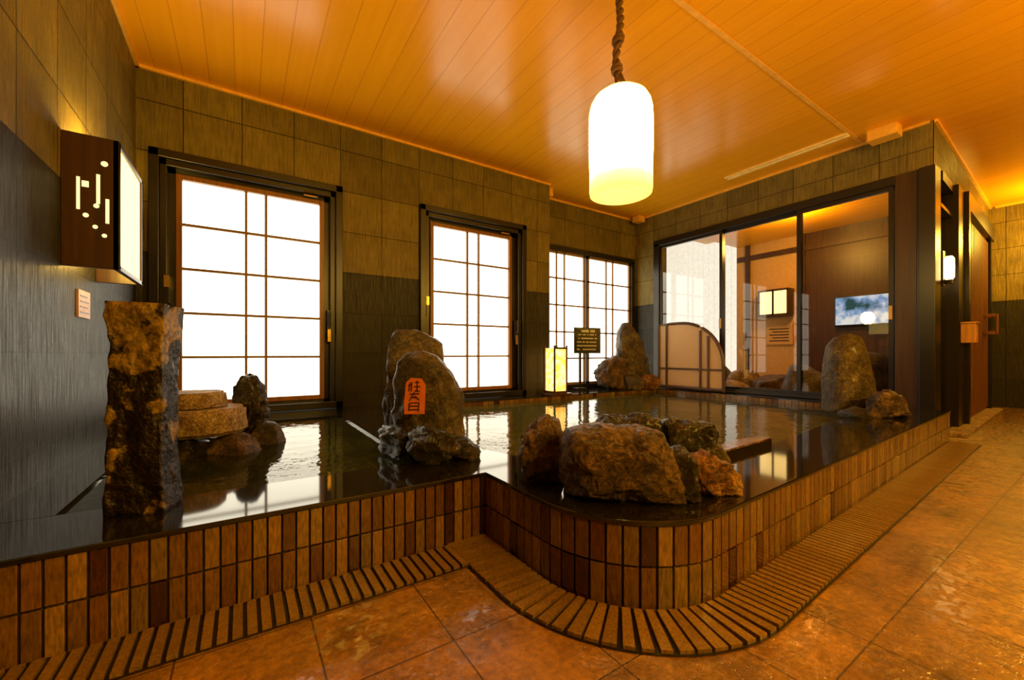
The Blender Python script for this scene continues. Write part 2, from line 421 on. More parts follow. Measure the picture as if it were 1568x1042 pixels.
# ------------------------------------------------------------------ floor
mb = MB()
fp = [(LX, FY), (BX, FY), (BX, wy(BX)+0.1), (4.70, wy(4.7)+0.02)] + [tuple(q) for q in reversed(path)]
mb.prism(fp, -0.05, 0.0)
mb.build('floor', M_floor)
GW = 0.178
go = offset(path, GW)
mb = MB()
pi_ = offset(path, 0.013)
n = len(path)
for i in range(n-1):
    a, b_, c, d = pi_[i], pi_[i+1], go[i+1], go[i]
    mb.add([(a.x, a.y, 0.003), (b_.x, b_.y, 0.003), (c.x, c.y, 0.003), (d.x, d.y, 0.003)], [(0, 1, 2, 3)], 1)
def slats(p, step, s0, s1, fill=0.68):
    s = s0
    while s < s1:
        k = random.uniform(0.85, 1.15)
        qa, ta = path_at(p, max(0, s-step*fill/2)); qb, tb = path_at(p, s+step*fill/2)
        na, nb = nrm(ta), nrm(tb)
        pts = [qa+na*0.02, qb+nb*0.02, qb+nb*(GW-0.006), qa+na*(GW-0.006)]
        mb.prism([tuple(q) for q in pts], 0.0, 0.012, 0, (0.21*k, 0.122*k, 0.021*k))
        s += step
slats(path[0:2], 0.031, 0.0, 1.39-GW)
slats(path[1:], 0.029, 0.02, path_len(path[1:])-0.04, 0.72)
mb.build('drain_grate', [M_slat, M_gutter], fixn=True)

# ------------------------------------------------------------------ room shell
W1 = (-0.533, 0.699); W2 = (1.377, 2.586); WT = 2.10
mb = MB()
y0, y1 = WY, WY+0.16
mb.box(LX-0.1, W1[0], y0, y1, -0.3, CEIL); mb.box(W1[1], W2[0], y0, y1, -0.3, CEIL)
for w in (W1, W2):
    mb.box(w[0], w[1], y0, y1, WT, CEIL); mb.box(w[0], w[1], y0, y1, -0.3, 0.22)
mb.build('wall_back', M_wall)
mb = MB(); mb.box(W2[1], 2.93, y0, RY+0.16, -0.3, CEIL); mb.build('wall_back_return', M_wall)
mb = MB()
mb.box(2.93, RX+0.15, RY, RY+0.16, 2.06, CEIL); mb.box(2.93, RX, RY, RY+0.16, -0.3, 0.26)
mb.box(4.70, RX+0.15, RY, RY+0.16, 0.26, 2.06)
mb.build('wall_back_recess', M_wall)
mb = MB(); mb.box(LX-0.12, LX, FY, WY+0.16, -0.3, CEIL); mb.build('wall_left', M_wall)
mb = MB(); mb.box(RX, RX+0.15, 0.93, RY, 2.25, CEIL); mb.build('wall_right', M_wall)
mb = MB(); mb.box(RX, RX+0.15, 3.62, RY, -0.3, 2.25); mb.build('wall_right_pier', M_wall)
mb = MB(); mb.box(RX, RX+0.15, 1.14, 3.62, -0.3, 0.22); mb.build('wall_right_sill', M_wall)
xm = (RX+BX)/2
mb = MB()
mb.obox((xm, wy(xm)+0.08, (2.25+CEIL)/2), ((BX-RX)*1.001, 0.16, CEIL-2.25), Rz(SL)); mb.build('wall_entrance', M_wall)
mb = MB(); mb.obox((8.02, wy(8.02)+0.08, 1.125), (0.56, 0.16, 2.25), Rz(SL)); mb.build('wall_entrance_pier', M_wall)
mb = MB(); mb.box(BX, BX+0.12, FY, 1.3, -0.05, CEIL); mb.build('wall_far', M_wall)
mb = MB(); mb.box(LX-0.12, BX+0.12, FY-0.12, FY, -0.05, CEIL); mb.build('wall_front', M_wall)
mb = MB(); mb.box(LX-0.12, BX+0.12, FY-0.12, RY+0.16, CEIL, CEIL+0.1); mb.build('ceiling', M_ceil)
mb = MB()
mb.box(LX, 2.93, WY-0.02, WY, CEIL-0.02, CEIL); mb.box(LX, LX+0.02, FY, WY, CEIL-0.02, CEIL)
mb.box(2.93, RX, RY-0.02, RY, CEIL-0.02, CEIL); mb.box(RX-0.02, RX, 0.93, RY, CEIL-0.02, CEIL)
mb.obox((xm, wy(xm)-0.01, CEIL-0.01), (BX-RX, 0.02, 0.02), Rz(SL)); mb.box(BX-0.02, BX, FY, 1.0, CEIL-0.02, CEIL)
mb.build('trim_1', M_trim)
mb = MB(); mb.box(LX, BX, 1.355, 1.385, CEIL-0.004, CEIL+0.002); mb.build('trim_2', M_trim)
mb = MB(); mb.box(4.42, 4.445, 1.38, 2.47, CEIL-0.014, CEIL); mb.box(4.475, 4.50, 1.38, 2.47, CEIL-0.014, CEIL); mb.box(4.445, 4.475, 1.38, 2.47, CEIL-0.006, CEIL, 0)
mb.build('ceiling_vent', [simple('vent_cream', (0.95, 0.68, 0.25), 0.4)])
for (x, y, sx, sy, sz) in [(4.62, 1.18, 0.14, 0.20, 0.09), (4.68, 3.85, 0.12, 0.12, 0.08), (2.99, 3.80, 0.10, 0.12, 0.09)]:
    mb = MB(); mb.box(x-sx/2, x+sx/2, y-sy/2, y+sy/2, CEIL-sz, CEIL)
    mb.box(x-sx/2-0.004, x-sx/2, y-sy/2+0.01, y+sy/2-0.01, CEIL-sz+0.01, CEIL-0.015, 1)
    mb.build('ceiling_speaker', [M_trim, M_trim], bevel=0.01)

# ------------------------------------------------------------------ shoji style windows
def shoji(name, x0, x1, z0, z1, yf, glass):
    g = group(name, ((x0+x1)/2, yf, (z0+z1)/2))
    mb = MB(); t = 0.055
    mb.box(x0, x0+t, yf-0.035, yf+0.15, z0, z1); mb.box(x1-t, x1, yf-0.035, yf+0.15, z0, z1)
    mb.box(x0, x1, yf-0.035, yf+0.15, z1-t, z1); mb.box(x0, x1, yf-0.035, yf+0.15, z0, z0+t)
    t2 = 0.095
    mb.box(x0+t, x0+t2, yf-0.01, yf+0.15, z0, z1-t); mb.box(x1-t2, x1-t, yf-0.01, yf+0.15, z0, z1-t)
    mb.box(x0+t, x1-t, yf-0.01, yf+0.15, z1-0.10, z1-t)
    mb.build('frame', M_black, g, bevel=0.004)
    gx0, gx1, gz0, gz1 = glass
    mb = MB(); e = 0.035; ym = yf+0.03
    mb.box(gx0-e, gx0, ym, ym+0.06, gz0-e, gz1+e); mb.box(gx1, gx1+e, ym, ym+0.06, gz0-e, gz1+e)
    mb.box(gx0, gx1, ym, ym+0.06, gz1, gz1+e); mb.box(gx0, gx1, ym, ym+0.06, gz0-e, gz0)
    mb.build('sash', M_brown, g, bevel=0.003)
    mb = MB()
    mb.box(x0+0.05, gx0-e, ym+0.02, ym+0.05, z0+0.05, z1-0.05); mb.box(gx1+e, x1-0.05, ym+0.02, ym+0.05, z0+0.05, z1-0.05)
    mb.box(x0+0.05, x1-0.05, ym+0.02, ym+0.05, z0+0.05, gz0-e); mb.box(x0+0.05, x1-0.05, ym+0.02, ym+0.05, gz1+e, z1-0.05)
    mb.build('filler', M_black, g)
    mb = MB(); mb.box(gx0, gx1, ym+0.035, ym+0.045, gz0, gz1); mb.build('frosted_pane', M_day, g)
    mb = MB(); cx = (gx0+gx1)/2; w = 0.009
    for dx in (-0.065, 0.065): mb.box(cx+dx-w, cx+dx+w, ym+0.01, ym+0.035, gz0, gz1)
    for i in range(1, 5):
        z = gz0+(gz1-gz0)*i/5; mb.box(gx0, gx1, ym+0.012, ym+0.034, z-w, z+w)
    mb.build('muntins', M_muntin, g)
    mb = MB(); hx = gx1+e+0.03
    mb.box(hx-0.014, hx+0.014, yf-0.018, yf+0.05, 0.86, 1.06, 1)
    mb.box(hx-0.012, hx+0.012, yf-0.022, yf-0.017, 0.80, 0.90, 0)
    mb.tube([(hx, yf-0.02, 0.92), (hx, yf-0.045, 0.93), (hx, yf-0.045, 1.02), (hx, yf-0.04, 1.05)], 0.009, 10, 1)
    hx = gx0-e-0.045
    mb.box(hx-0.014, hx+0.014, yf-0.02, yf+0.05, 1.16, 1.24, 0)
    mb.box(hx-0.012, hx+0.012, yf-0.018, yf+0.05, 1.05, 1.20, 1)
    mb.tube([(gx1-0.12, yf-0.0, gz1+e+0.012), (gx1-0.02, yf-0.0, gz1+e+0.012)], 0.008)
    mb.build('handles', [M_brass, M_black], g)
    return g
shoji('window_1', W1[0], W1[1], 0.25, WT, WY, (-0.36, 0.53, 0.36, 1.935))
shoji('window_2', W2[0], W2[1], 0.25, WT, WY, (1.535, 2.40, 0.36, 1.935))
g3 = group('window_3', (3.85, RY, 1.1))
mb = MB()
mb.box(2.93, 4.74, RY-0.03, RY+0.1, 2.0, 2.06); mb.box(4.68, 4.74, RY-0.03, RY+0.1, 0.25, 2.02); mb.box(2.93, 4.70, RY-0.03, RY+0.1, 0.25, 0.30)
mb.build('frame', M_black, g3)
for nm, a, b_ in (('panel_1', 2.95, 3.80), ('panel_2', 3.84, 4.68)):
    mb = MB(); e = 0.03; yy = RY+0.0
    z0, z1 = 0.30, 2.0
    mb.box(a, a+e, yy, yy+0.04, z0, z1); mb.box(b_-e, b_, yy, yy+0.04, z0, z1); mb.box(a, b_, yy, yy+0.04, z1-e, z1); mb.box(a, b_, yy, yy+0.04, z0, z0+e)
    cx = (a+b_)/2
    for dx in (-0.065, 0.065): mb.box(cx+dx-0.0095, cx+dx+0.0095, yy, yy+0.02, z0, z1)
    for i in range(1, 5):
        z = z0+(z1-z0)*i/5; mb.box(a, b_, yy, yy+0.02, z-0.0095, z+0.0095)
    mb.box(a+e, b_-e, yy+0.025, yy+0.03, z0+e, z1-e, 1)
    mb.build(nm, [M_muntin, M_day], g3)

# ------------------------------------------------------------------ right glazed sliding wall
g4 = group('window_4', (RX, 2.3, 1.2))
mb = MB()
mb.box(RX-0.05, RX+0.12, 1.14, 3.64, 2.17, 2.25); mb.box(RX-0.05, RX+0.12, 3.55, 3.64, 0.25, 2.2)
mb.box(RX-0.05, RX+0.12, 1.14, 3.6, 0.25, 0.29)
mb.build('frame', M_black, g4, bevel=0.004)
def gpanel(nm, a, b_, xx):
    mb = MB(); e = 0.035
    mb.box(xx, xx+0.035, a, a+e, 0.27, 2.17); mb.box(xx, xx+0.035, b_-e, b_, 0.27, 2.17)
    mb.box(xx, xx+0.035, a+e, b_-e, 0.27, 0.27+e*1.3); mb.box(xx, xx+0.035, a+e, b_-e, 2.17-e, 2.17)
    mb.box(xx-0.02, xx, a+0.005, a+0.03, 1.0, 1.12, 1)
    mb.build(nm, [M_black, M_brass], g4)
    mb = MB(); mb.add([(xx+0.017, a+e, 0.3), (xx+0.017, b_-e, 0.3), (xx+0.017, b_-e, 2.14), (xx+0.017, a+e, 2.14)], [(0, 1, 2, 3)])
    mb.build(nm+'_glass', M_glass, g4, fixn=False)
gpanel('panel_1', 2.68, 3.56, RX-0.03); gpanel('panel_2', 1.87, 2.72, RX+0.01); gpanel('panel_3', 1.15, 1.90, RX-0.03)

M_screen, nt, b = mat_new('washi_screen')
b.inputs['Base Color'].default_value = (0.85, 0.62, 0.34, 1); b.inputs['Roughness'].default_value = 0.5
tl = N(nt, 'ShaderNodeBsdfTranslucent'); tl.inputs[0].default_value = (0.95, 0.85, 0.68, 1)
mx = N(nt, 'ShaderNodeMixShader')
L(nt, ramp(nt, noise_n(nt, pos(nt), 9), [(0.3, (0.55,)*3), (0.7, (0.68,)*3)]), mx.inputs[0])
L(nt, b.outputs[0], mx.inputs[1]); L(nt, tl.outputs[0], mx.inputs[2]); L(nt, mx.outputs[0], nt.nodes['Material Output'].inputs[0])
gs = group('curved_shoji_screen', (4.62, 3.0, 0.6))
sx = 4.62; pr = [(3.46, CT+0.01), (3.46, 1.075), (3.30, 1.085), (3.16, 1.085)]
for i in range(1, 15):
    a = math.pi/2*i/14; pr.append((3.16-0.57*math.sin(a)**0.95, 0.52+0.565*max(0, math.cos(a))**0.9))
pr.append((2.59, CT+0.01))
mb = MB(); mb.prism_x(pr, sx-0.004, sx+0.004); mb.build('paper_panel', M_screen, gs)
M_scrwood = wood('screen_wood', (0.08, 0.035, 0.009), 0.4)
mb = MB(); mb.tube([(sx, y, z) for y, z in pr], 0.019, 8); mb.tube([(sx, 3.46, CT+0.03), (sx, 2.59, CT+0.03)], 0.02, 8)
for y, zt in ((3.34, 1.08), (2.87, 0.98), (2.77, 0.91)): mb.box(sx-0.020, sx+0.014, y-0.011, y+0.011, CT+0.02, zt)
mb.box(sx-0.018, sx+0.012, 2.6, 3.45, 0.50, 0.52)
mb.build('frame', M_scrwood, gs)

M_post = wood('dark_post_wood', (0.045, 0.021, 0.007), 0.35)
mb = MB()
mb.box(RX-0.04, RX+0.14, 1.00, 1.14, 0.0, 2.25, 0)
mb.box(RX-0.07, RX+0.10, 0.885, 0.985, 0.0, 2.25, 1)
mb.box(RX-0.05, RX+0.08, 0.985, 1.0, 0.0, 2.25, 1)
mb.build('corner_post', [M_post, M_black], bevel=0.004)
g5 = group('window_5', (5.2, 0.92, 1.2))
mb = MB()
def sb(x0, x1, dy0, dy1, z0, z1, mi=0):
    xc = (x0+x1)/2; yc = wy(xc)+(dy0+dy1)/2
    mb.obox((xc, yc, (z0+z1)/2), (x1-x0, dy1-dy0, z1-z0), Rz(SL), mi)
sb(4.93, 5.62, -0.03, 0.1, 2.17, 2.25); sb(4.93, 5.62, -0.02, 0.1, 0.03, 0.10)
sb(5.45, 5.74, -0.06, 0.12, 0.03, 2.25); sb(4.93, 5.45, -0.02, 0.08, 1.95, 1.98)
mb.build('frame', M_black, g5)
mb = MB(); sb(4.93, 5.45, 0.02, 0.026, 0.1, 2.17); mb.build('glass', M_glass, g5)
g6 = group('door_1', (6.8, 0.98, 1.05))
mb = MB()
sb(5.76, 5.86, -0.09, 0.1, 0.03, 2.14); sb(7.62, 7.74, -0.07, 0.1, 0.03, 2.14); sb(5.76, 7.74, -0.09, 0.1, 2.08, 2.25)
mb.build('jamb', M_black, g6)
mb = MB()
sb(5.9, 7.6, 0.02, 0.03, 0.03, 2.08, 1)
x = 5.92
while x < 7.58:
    sb(x, x+0.05, -0.05, 0.02, 0.06, 2.05); x += 0.10
sb(5.88, 7.6, -0.03, 0.03, 0.03, 0.08); sb(5.88, 7.6, -0.03, 0.03, 2.02, 2.08)
mb.build('lattice', [wood('lattice_cedar', (0.17, 0.06, 0.012), 0.45), M_walnut], g6)
mb = MB(); sb(7.2, 7.26, -0.16, -0.14, 0.92, 1.16); sb(7.2, 7.26, -0.14, -0.05, 0.92, 0.96); sb(7.2, 7.26, -0.14, -0.05, 1.12, 1.16)
mb.build('pull_handle', M_brown, g6, bevel=0.008)
mb = MB(); sb(5.5, 5.62, -0.16, -0.065, 0.80, 0.98); sb(5.49, 5.63, -0.17, -0.065, 0.975, 0.99); sb(5.515, 5.605, -0.163, -0.158, 0.83, 0.95)
mb.build('wooden_notice_box', wood('pale_wood', (0.46, 0.22, 0.05), 0.5), bevel=0.004)
mb = MB(); sb(5.0, 7.74, -0.16, 0.0, 0.0, 0.03); mb.build('door_threshold', M_rk_tan, bevel=0.004)

# ------------------------------------------------------------------ outdoor bath beyond glass
EX = 6.85
M_plaster = simple('beige_board', (0.58, 0.35, 0.11), 0.6, 0, 0.08)
M_dkboard = wood('brown_board', (0.065, 0.026, 0.007), 0.4)
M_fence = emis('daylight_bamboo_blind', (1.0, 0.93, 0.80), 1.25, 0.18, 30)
mb = MB(); mb.box(RX+0.15, EX+0.1, 1.05, 5.6, -0.1, 0.12); mb.build('veranda_floor', M_rk_tan)
mb = MB(); mb.box(RX+0.15, EX+0.1, 1.05, 3.6, 2.45, 2.5); mb.build('veranda_ceiling', M_ceil)
mb = MB(); mb.box(EX, EX+0.1, 2.65, 3.62, 0.1, 2.5, 0); mb.box(EX, EX+0.1, 1.05, 2.65, 0.1, 2.5, 1)
mb.box(EX-0.04, EX, 3.40, 3.46, 0.1, 2.5, 1); mb.box(EX-0.04, EX, 2.62, 2.68, 0.1, 2.5, 1); mb.box(EX-0.03, EX, 1.1, 3.6, 2.2, 2.28, 1)
mb.box(EX-0.03, EX, 1.55, 1.60, 0.1, 2.2, 1)
mb.build('wall_veranda', [M_plaster, M_dkboard])
mb = MB(); y = 3.62
while y < 5.5:
    mb.box(EX, EX+0.02, y, y+0.085, 0.1, 2.9); y += 0.10
x = RX+0.15
while x < EX:
    mb.box(x, x+0.085, 5.5, 5.52, 0.1, 2.9); x += 0.10
mb.build('bamboo_fence', M_fence)
g = group('wall_lantern', (EX-0.1, 2.99, 1.48))
mb = MB(); mb.box(EX-0.18, EX-0.02, 2.80, 3.18, 1.30, 1.64); mb.build('paper_shade', emis('lantern_paper', (1, 0.66, 0.22), 3), g)
mb = MB()
for yy in (2.78, 2.98, 3.18): mb.box(EX-0.20, EX, yy-0.012, yy+0.012, 1.28, 1.66)
mb.box(EX-0.2, EX, 2.77, 3.19, 1.64, 1.67); mb.box(EX-0.2, EX, 2.77, 3.19, 1.27, 1.30); mb.build('frame', M_dkboard, g)
mb = MB(); mb.box(EX-0.03, EX, 2.78, 3.15, 0.84, 1.14, 0)
for i in range(5): mb.box(EX-0.034, EX-0.03, 2.83, 3.10-0.04*(i % 2), 0.89+0.045*i, 0.905+0.045*i, 1)
mb.build('notice_board', [M_plaster, M_dkboard])
g = group('reflected_tv', (EX-0.05, 1.96, 1.28))  # set on the veranda wall to stand in for a reflection in the glass
mb = MB(); mb.box(EX-0.07, EX, 1.66, 2.26, 1.07, 1.48); mb.build('bezel', M_black, g, bevel=0.01)
m, nt, b = mat_new('reflected_tv_glow'); nt.nodes.remove(b)
e = N(nt, 'ShaderNodeEmission'); e.inputs['Strength'].default_value = 0.9  # glow imitates the reflected picture
L(nt, ramp(nt, noise_n(nt, pos(nt), 4, 3), [(0.4, (0.03, 0.08, 0.08)), (0.5, (0.25, 0.4, 0.7)), (0.6, (0.9, 0.9, 0.9))]), e.inputs[0])
L(nt, e.outputs[0], nt.nodes['Material Output'].inputs[0])
mb = MB(); mb.box(EX-0.075, EX-0.07, 1.68, 2.24, 1.09, 1.46); mb.build('reflected_screen', m, g)

# ------------------------------------------------------------------ rocks
def rock(name, loc, dims, seed, mat, rz=-33, facets=9, sub=5, taper=0.0, lean=(0, 0), amp=0.14, fine=0.05, power=0.8, cut=(0.62, 0.88), shave=None):
    rnd = random.Random(seed)
    bm = bmesh.new(); bmesh.ops.create_icosphere(bm, subdivisions=sub, radius=1)
    planes = []
    for _ in range(facets):
        n = Vector((rnd.gauss(0, 1), rnd.gauss(0, 1), rnd.gauss(0, 0.8))).normalized(); planes.append((n, rnd.uniform(*cut)))
    if shave:
        for n, c in shave: planes.append((Vector(n).normalized(), c))
    off = Vector((seed*3.1, seed*1.7, seed*0.9))
    for v in bm.verts:
        p = v.co.copy()
        p = Vector([math.copysign(abs(k)**power, k) for k in p])
        for n, c in planes:
            d = p.dot(n)
            if d > c: p -= n*(d-c)*0.93
        p *= 1 + amp*noise.noise(p*1.4+off)
        p *= 1 + fine*noise.fractal(p*3.2+off, 0.9, 2.1, 5)
        if p.z < -0.7: p.z = -0.7 + (p.z+0.7)*0.15
        v.co = p
    mn = [min(v.co[i] for v in bm.verts) for i in range(3)]; mx = [max(v.co[i] for v in bm.verts) for i in range(3)]
    Rm = Rz(rz)
    for v in bm.verts:
        q = Vector([(v.co[i]-mn[i])/(mx[i]-mn[i]) for i in range(3)])
        t = 1 - taper*q.z
        w = Vector(((q.x-0.5)*dims[0]*t + lean[0]*q.z, (q.y-0.5)*dims[1]*t + lean[1]*q.z, q.z*dims[2]))
        v.co = Rm @ w
    for f in bm.faces: f.smooth = True
    me = bpy.data.meshes.new(name); bm.to_mesh(me); bm.free(); me.materials.append(mat)
    o = bpy.data.objects.new(name, me); o.location = loc; COL.objects.link(o); return o

def hewn_rock(name, loc, outline, unit, depth, seed, mat, rz=-33, fine=0.035, facets=6, sub=5, ypow=0.75):
    """rock whose front elevation follows `outline` (x, z in `unit` metres, measured from its foot)"""
    rnd = random.Random(seed)
    zc = max(p[1] for p in outline)*0.42
    xc = sum(p[0] for p in outline)/len(outline)
    pts = [((x-xc)*unit, (z-zc)*unit) for x, z in outline]
    pts.append(((outline[0][0]-xc)*0.4*unit, -zc*unit)); 
    def rad(th):
        dx, dz = math.cos(th), math.sin(th); best = 0
        for i in range(len(pts)):
            a = pts[i]; b_ = pts[(i+1) % len(pts)]
            ex, ez = b_[0]-a[0], b_[1]-a[1]; den = dx*ez - dz*ex
            if abs(den) < 1e-9: continue
            t = (a[0]*ez - a[1]*ex)/den; k = (a[0]*dz - a[1]*dx)/den
            if t > 0 and -1e-6 <= k <= 1+1e-6: best = max(best, t)
        return best
    tab = [rad(2*math.pi*i/180) for i in range(180)]
    planes = []
    for _ in range(facets):
        n = Vector((rnd.gauss(0, 0.6), -abs(rnd.gauss(0, 1)) if rnd.random() < 0.75 else 1, rnd.gauss(0, 0.6))).normalized(); planes.append((n, rnd.uniform(0.66, 0.9)))
    off = Vector((seed*3.1, seed*1.7, seed*0.9))
    bm = bmesh.new(); bmesh.ops.create_icosphere(bm, subdivisions=sub, radius=1)
    Rm = Rz(rz); H = max(p[1] for p in outline)*unit
    for v in bm.verts:
        p = v.co.copy()
        for n, c in planes:
            d = p.dot(n)
            if d > c: p -= n*(d-c)*0.95
        r = min(1, math.hypot(p.x, p.z)); th = math.atan2(p.z, p.x) % (2*math.pi)
        f = th/(2*math.pi)*180; i0 = int(f) % 180; R_ = tab[i0]*(1-(f-int(f))) + tab[(i0+1) % 180]*(f-int(f))
        rr = r**0.8
        w = Vector((rr*R_*math.cos(th)+xc*unit, math.copysign(abs(p.y)**ypow, p.y)*depth/2, rr*R_*math.sin(th)+zc*unit))
        q = v.co
        k = fine*H*(0.9*noise.noise(q*1.8+off) + 0.9*noise.fractal(q*3.0+off, 0.7, 2.2, 6) + 0.35*(1-2*abs(noise.noise(q*4.5+off))))
        w += v.co.normalized()*k
        w.z = max(w.z, -0.003)
        v.co = Rm @ w
    for f in bm.faces: f.smooth = True
    me = bpy.data.meshes.new(name); bm.to_mesh(me); bm.free(); me.materials.append(mat)
    o = bpy.data.objects.new(name, me); o.location = loc; COL.objects.link(o); return o
Z = CT-0.004
hewn_rock('boulder', (1.016, 0.887, Z), [(-92,0),(-100,35),(-97,85),(-86,105),(-40,111),(10,108),(48,101),(62,80),(72,50),(80,25),(82,0)], 0.00208, 0.28, 3, M_rk_brown, fine=0.05, facets=12, sub=6)
hewn_rock('boulder', (0.905, 1.173, Z), [(-30,0),(-34,40),(-28,75),(-10,95),(8,100),(25,92),(32,60),(32,0)], 0.00236, 0.17, 5, M_rk_brown, fine=0.05)
hewn_rock('boulder', (1.140, 0.785, Z), [(-28,0),(-30,45),(-18,75),(5,82),(22,62),(30,20),(30,0)], 0.00203, 0.14, 8, M_rk_dark, fine=0.05)
hewn_rock('boulder', (1.290, 0.760, Z), [(-38,0),(-42,30),(-36,55),(-10,64),(20,52),(36,30),(40,0)], 0.00212, 0.14, 11, M_rk_red, fine=0.08, facets=10)
hewn_rock('boulder', (1.255, 1.09, Z), [(-55,0),(-55,60),(-35,80),(20,86),(50,79),(56,40),(50,0)], 0.00256, 0.17, 14, M_rk_dark, fine=0.08)
hewn_rock('boulder', (1.47, 0.972, Z), [(-38,0),(-42,50),(-38,74),(0,80),(32,77),(42,55),(36,25),(30,0)], 0.00259, 0.16, 17, M_rk_dark, fine=0.08, facets=9)
rock('boulder', (1.60, 0.95, Z-0.02), (0.14, 0.14, 0.13), 19, M_rk_grey, sub=4)
hewn_rock('boulder', (0.745, 1.80, Z), [(-56,0),(-64,60),(-62,115),(-56,145),(-42,160),(-18,166),(5,158),(25,135),(42,105),(52,70),(60,30),(62,0)], 0.00286, 0.22, 23, M_rk_grey, fine=0.022, facets=7)
hewn_rock('boulder', (0.775, 2.14, Z), [(-42,0),(-48,60),(-46,120),(-38,155),(-28,170),(0,172),(30,160),(44,150),(46,125),(44,60),(44,0)], 0.0034, 0.22, 29, M_rk_grey, fine=0.022, facets=7)
rock('boulder', (0.665, 1.60, Z), (0.23, 0.19, 0.16), 31, M_rk_dark, facets=14, fine=0.16)
rock('boulder', (0.80, 1.59, Z), (0.14, 0.13, 0.10), 33, M_rk_dark, facets=14, fine=0.14, sub=4)
rock('boulder', (0.60, 1.86, Z), (0.18, 0.34, 0.14), 35, M_rk_dark, fine=0.16, rz=0)
hewn_rock('standing_stone', (3.96, 1.224, Z), [(-36,0),(-34,60),(-29,105),(-20,120),(0,125),(16,120),(26,90),(33,45),(36,0)], 0.0049, 0.26, 41, M_rk_grey, fine=0.016, facets=6)
hewn_rock('boulder', (3.86, 0.975, Z), [(-30,0),(-28,22),(-14,38),(5,40),(22,28),(30,10),(30,0)], 0.0047, 0.2, 43, M_rk_brown, fine=0.07)
rock('boulder', (3.64, 1.09, Z), (0.18, 0.18, 0.08), 45, M_rk_dark, sub=4)
hewn_rock('standing_stone', (4.30, 3.62, Z), [(-26,0),(-26,50),(-24,85),(-18,98),(-8,100),(8,80),(20,50),(26,20),(26,0)], 0.00863, 0.28, 51, M_rk_grey, fine=0.025)
hewn_rock('boulder', (3.97, 3.68, Z), [(-26,0),(-26,25),(-15,42),(2,50),(18,45),(24,30),(27,0)], 0.00855, 0.28, 53, M_rk_brown, fine=0.06)
rock('boulder', (4.12, 3.47, Z), (0.26, 0.2, 0.20), 55, M_rk_grey, sub=4)
rock('boulder', (4.36, 3.40, Z), (0.28, 0.2, 0.20), 57, M_rk_red, sub=4)
for i, (x, y, w, h, mm) in enumerate([(6.2, 3.15, 0.5, 0.35, M_rk_tan), (6.1, 2.7, 0.6, 0.3, M_rk_brown), (5.8, 2.2, 0.6, 0.45, M_rk_grey), (6.0, 1.7, 0.5, 0.6, M_rk_grey), (6.4, 3.7, 0.5, 0.45, M_rk_grey), (5.6, 3.0, 0.4, 0.22, M_rk_tan)]):
    rock('garden_rock', (x, y, 0.12), (w, w*0.8, h), 60+i, mm, sub=4)

# pillar stone
bm = bmesh.new(); bmesh.ops.create_cube(bm, size=1); bmesh.ops.subdivide_edges(bm, edges=bm.edges, cuts=30, use_grid_fill=True)
for v in bm.verts:
    p = v.co.copy(); p.x *= 0.134; p.y *= 0.106; p.z = (p.z+0.5)*0.60
    k = Vector((p.x*6, p.y*6, p.z*5)); kk = Vector(p)*22
    nv = Vector((noise.noise(k), noise.noise(k+Vector((9, 0, 0))), noise.noise(k+Vector((0, 9, 0)))*0.6))
    p += nv*0.015 + Vector((noise.fractal(kk, 0.9, 2.1, 4), noise.fractal(kk+Vector((5, 1, 0)), 0.9, 2.1, 4), 0))*0.007
    tp = 1 - 0.04*(p.z/0.6); p.x *= tp
    p.z = max(p.z, 0) if p.z < 0.1 else p.z
    v.co = Rz(-16) @ p
me = bpy.data.meshes.new('stone_pillar'); bm.to_mesh(me); bm.free()
for p in me.polygons: p.use_smooth = True
m, nt, b = mat_new('pillar_stone'); tc = N(nt, 'ShaderNodeTexCoord').outputs['Object']
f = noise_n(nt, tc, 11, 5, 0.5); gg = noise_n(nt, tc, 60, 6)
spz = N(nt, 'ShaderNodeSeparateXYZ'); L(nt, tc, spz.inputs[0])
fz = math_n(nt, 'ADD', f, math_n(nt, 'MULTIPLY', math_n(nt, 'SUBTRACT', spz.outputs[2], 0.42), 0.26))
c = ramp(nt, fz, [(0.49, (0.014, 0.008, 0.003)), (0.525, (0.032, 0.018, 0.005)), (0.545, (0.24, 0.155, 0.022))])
L(nt, mixc(nt, 1.0, c, ramp(nt, gg, [(0.35, (0.35, 0.35, 0.35)), (0.65, (1.25, 1.25, 1.25))]), 'MULTIPLY'), b.inputs['Base Color'])
b.inputs['Roughness'].default_value = 0.30
bump(nt, b, math_n(nt, 'ADD', f, math_n(nt, 'MULTIPLY', gg, 0.6)), 0.9, 0.015)
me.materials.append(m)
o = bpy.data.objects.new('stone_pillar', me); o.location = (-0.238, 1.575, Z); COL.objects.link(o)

g = group('stone_water_spout', (-0.15, 2.5, 0.4))
def disc(nm, c, r, h, mat, seed, sx=1.0):
    bm = bmesh.new(); bmesh.ops.create_cone(bm, cap_ends=True, segments=64, radius1=r, radius2=r*0.97, depth=h)
    bmesh.ops.subdivide_edges(bm, edges=[e for e in bm.edges if abs(e.verts[0].co.z-e.verts[1].co.z) > h*0.5], cuts=5)
    bmesh.ops.bevel(bm, geom=[e for e in bm.edges if len(e.link_faces) == 2 and e.calc_face_angle(0) > 1.0], offset=h*0.12, segments=2, affect='EDGES')
    for v in bm.verts:
        nn = noise.noise(v.co*18+Vector((seed, 0, 0)))
        v.co.x *= sx; v.co *= 1+nn*0.04
    for f in bm.faces: f.smooth = len(f.verts) < 10
    me = bpy.data.meshes.new(nm); bm.to_mesh(me); bm.free(); me.materials.append(mat)
    o = bpy.data.objects.new(nm, me); o.location = c; COL.objects.link(o); o.parent = g; o.matrix_parent_inverse = Matrix.Translation(-Vector(g.location))
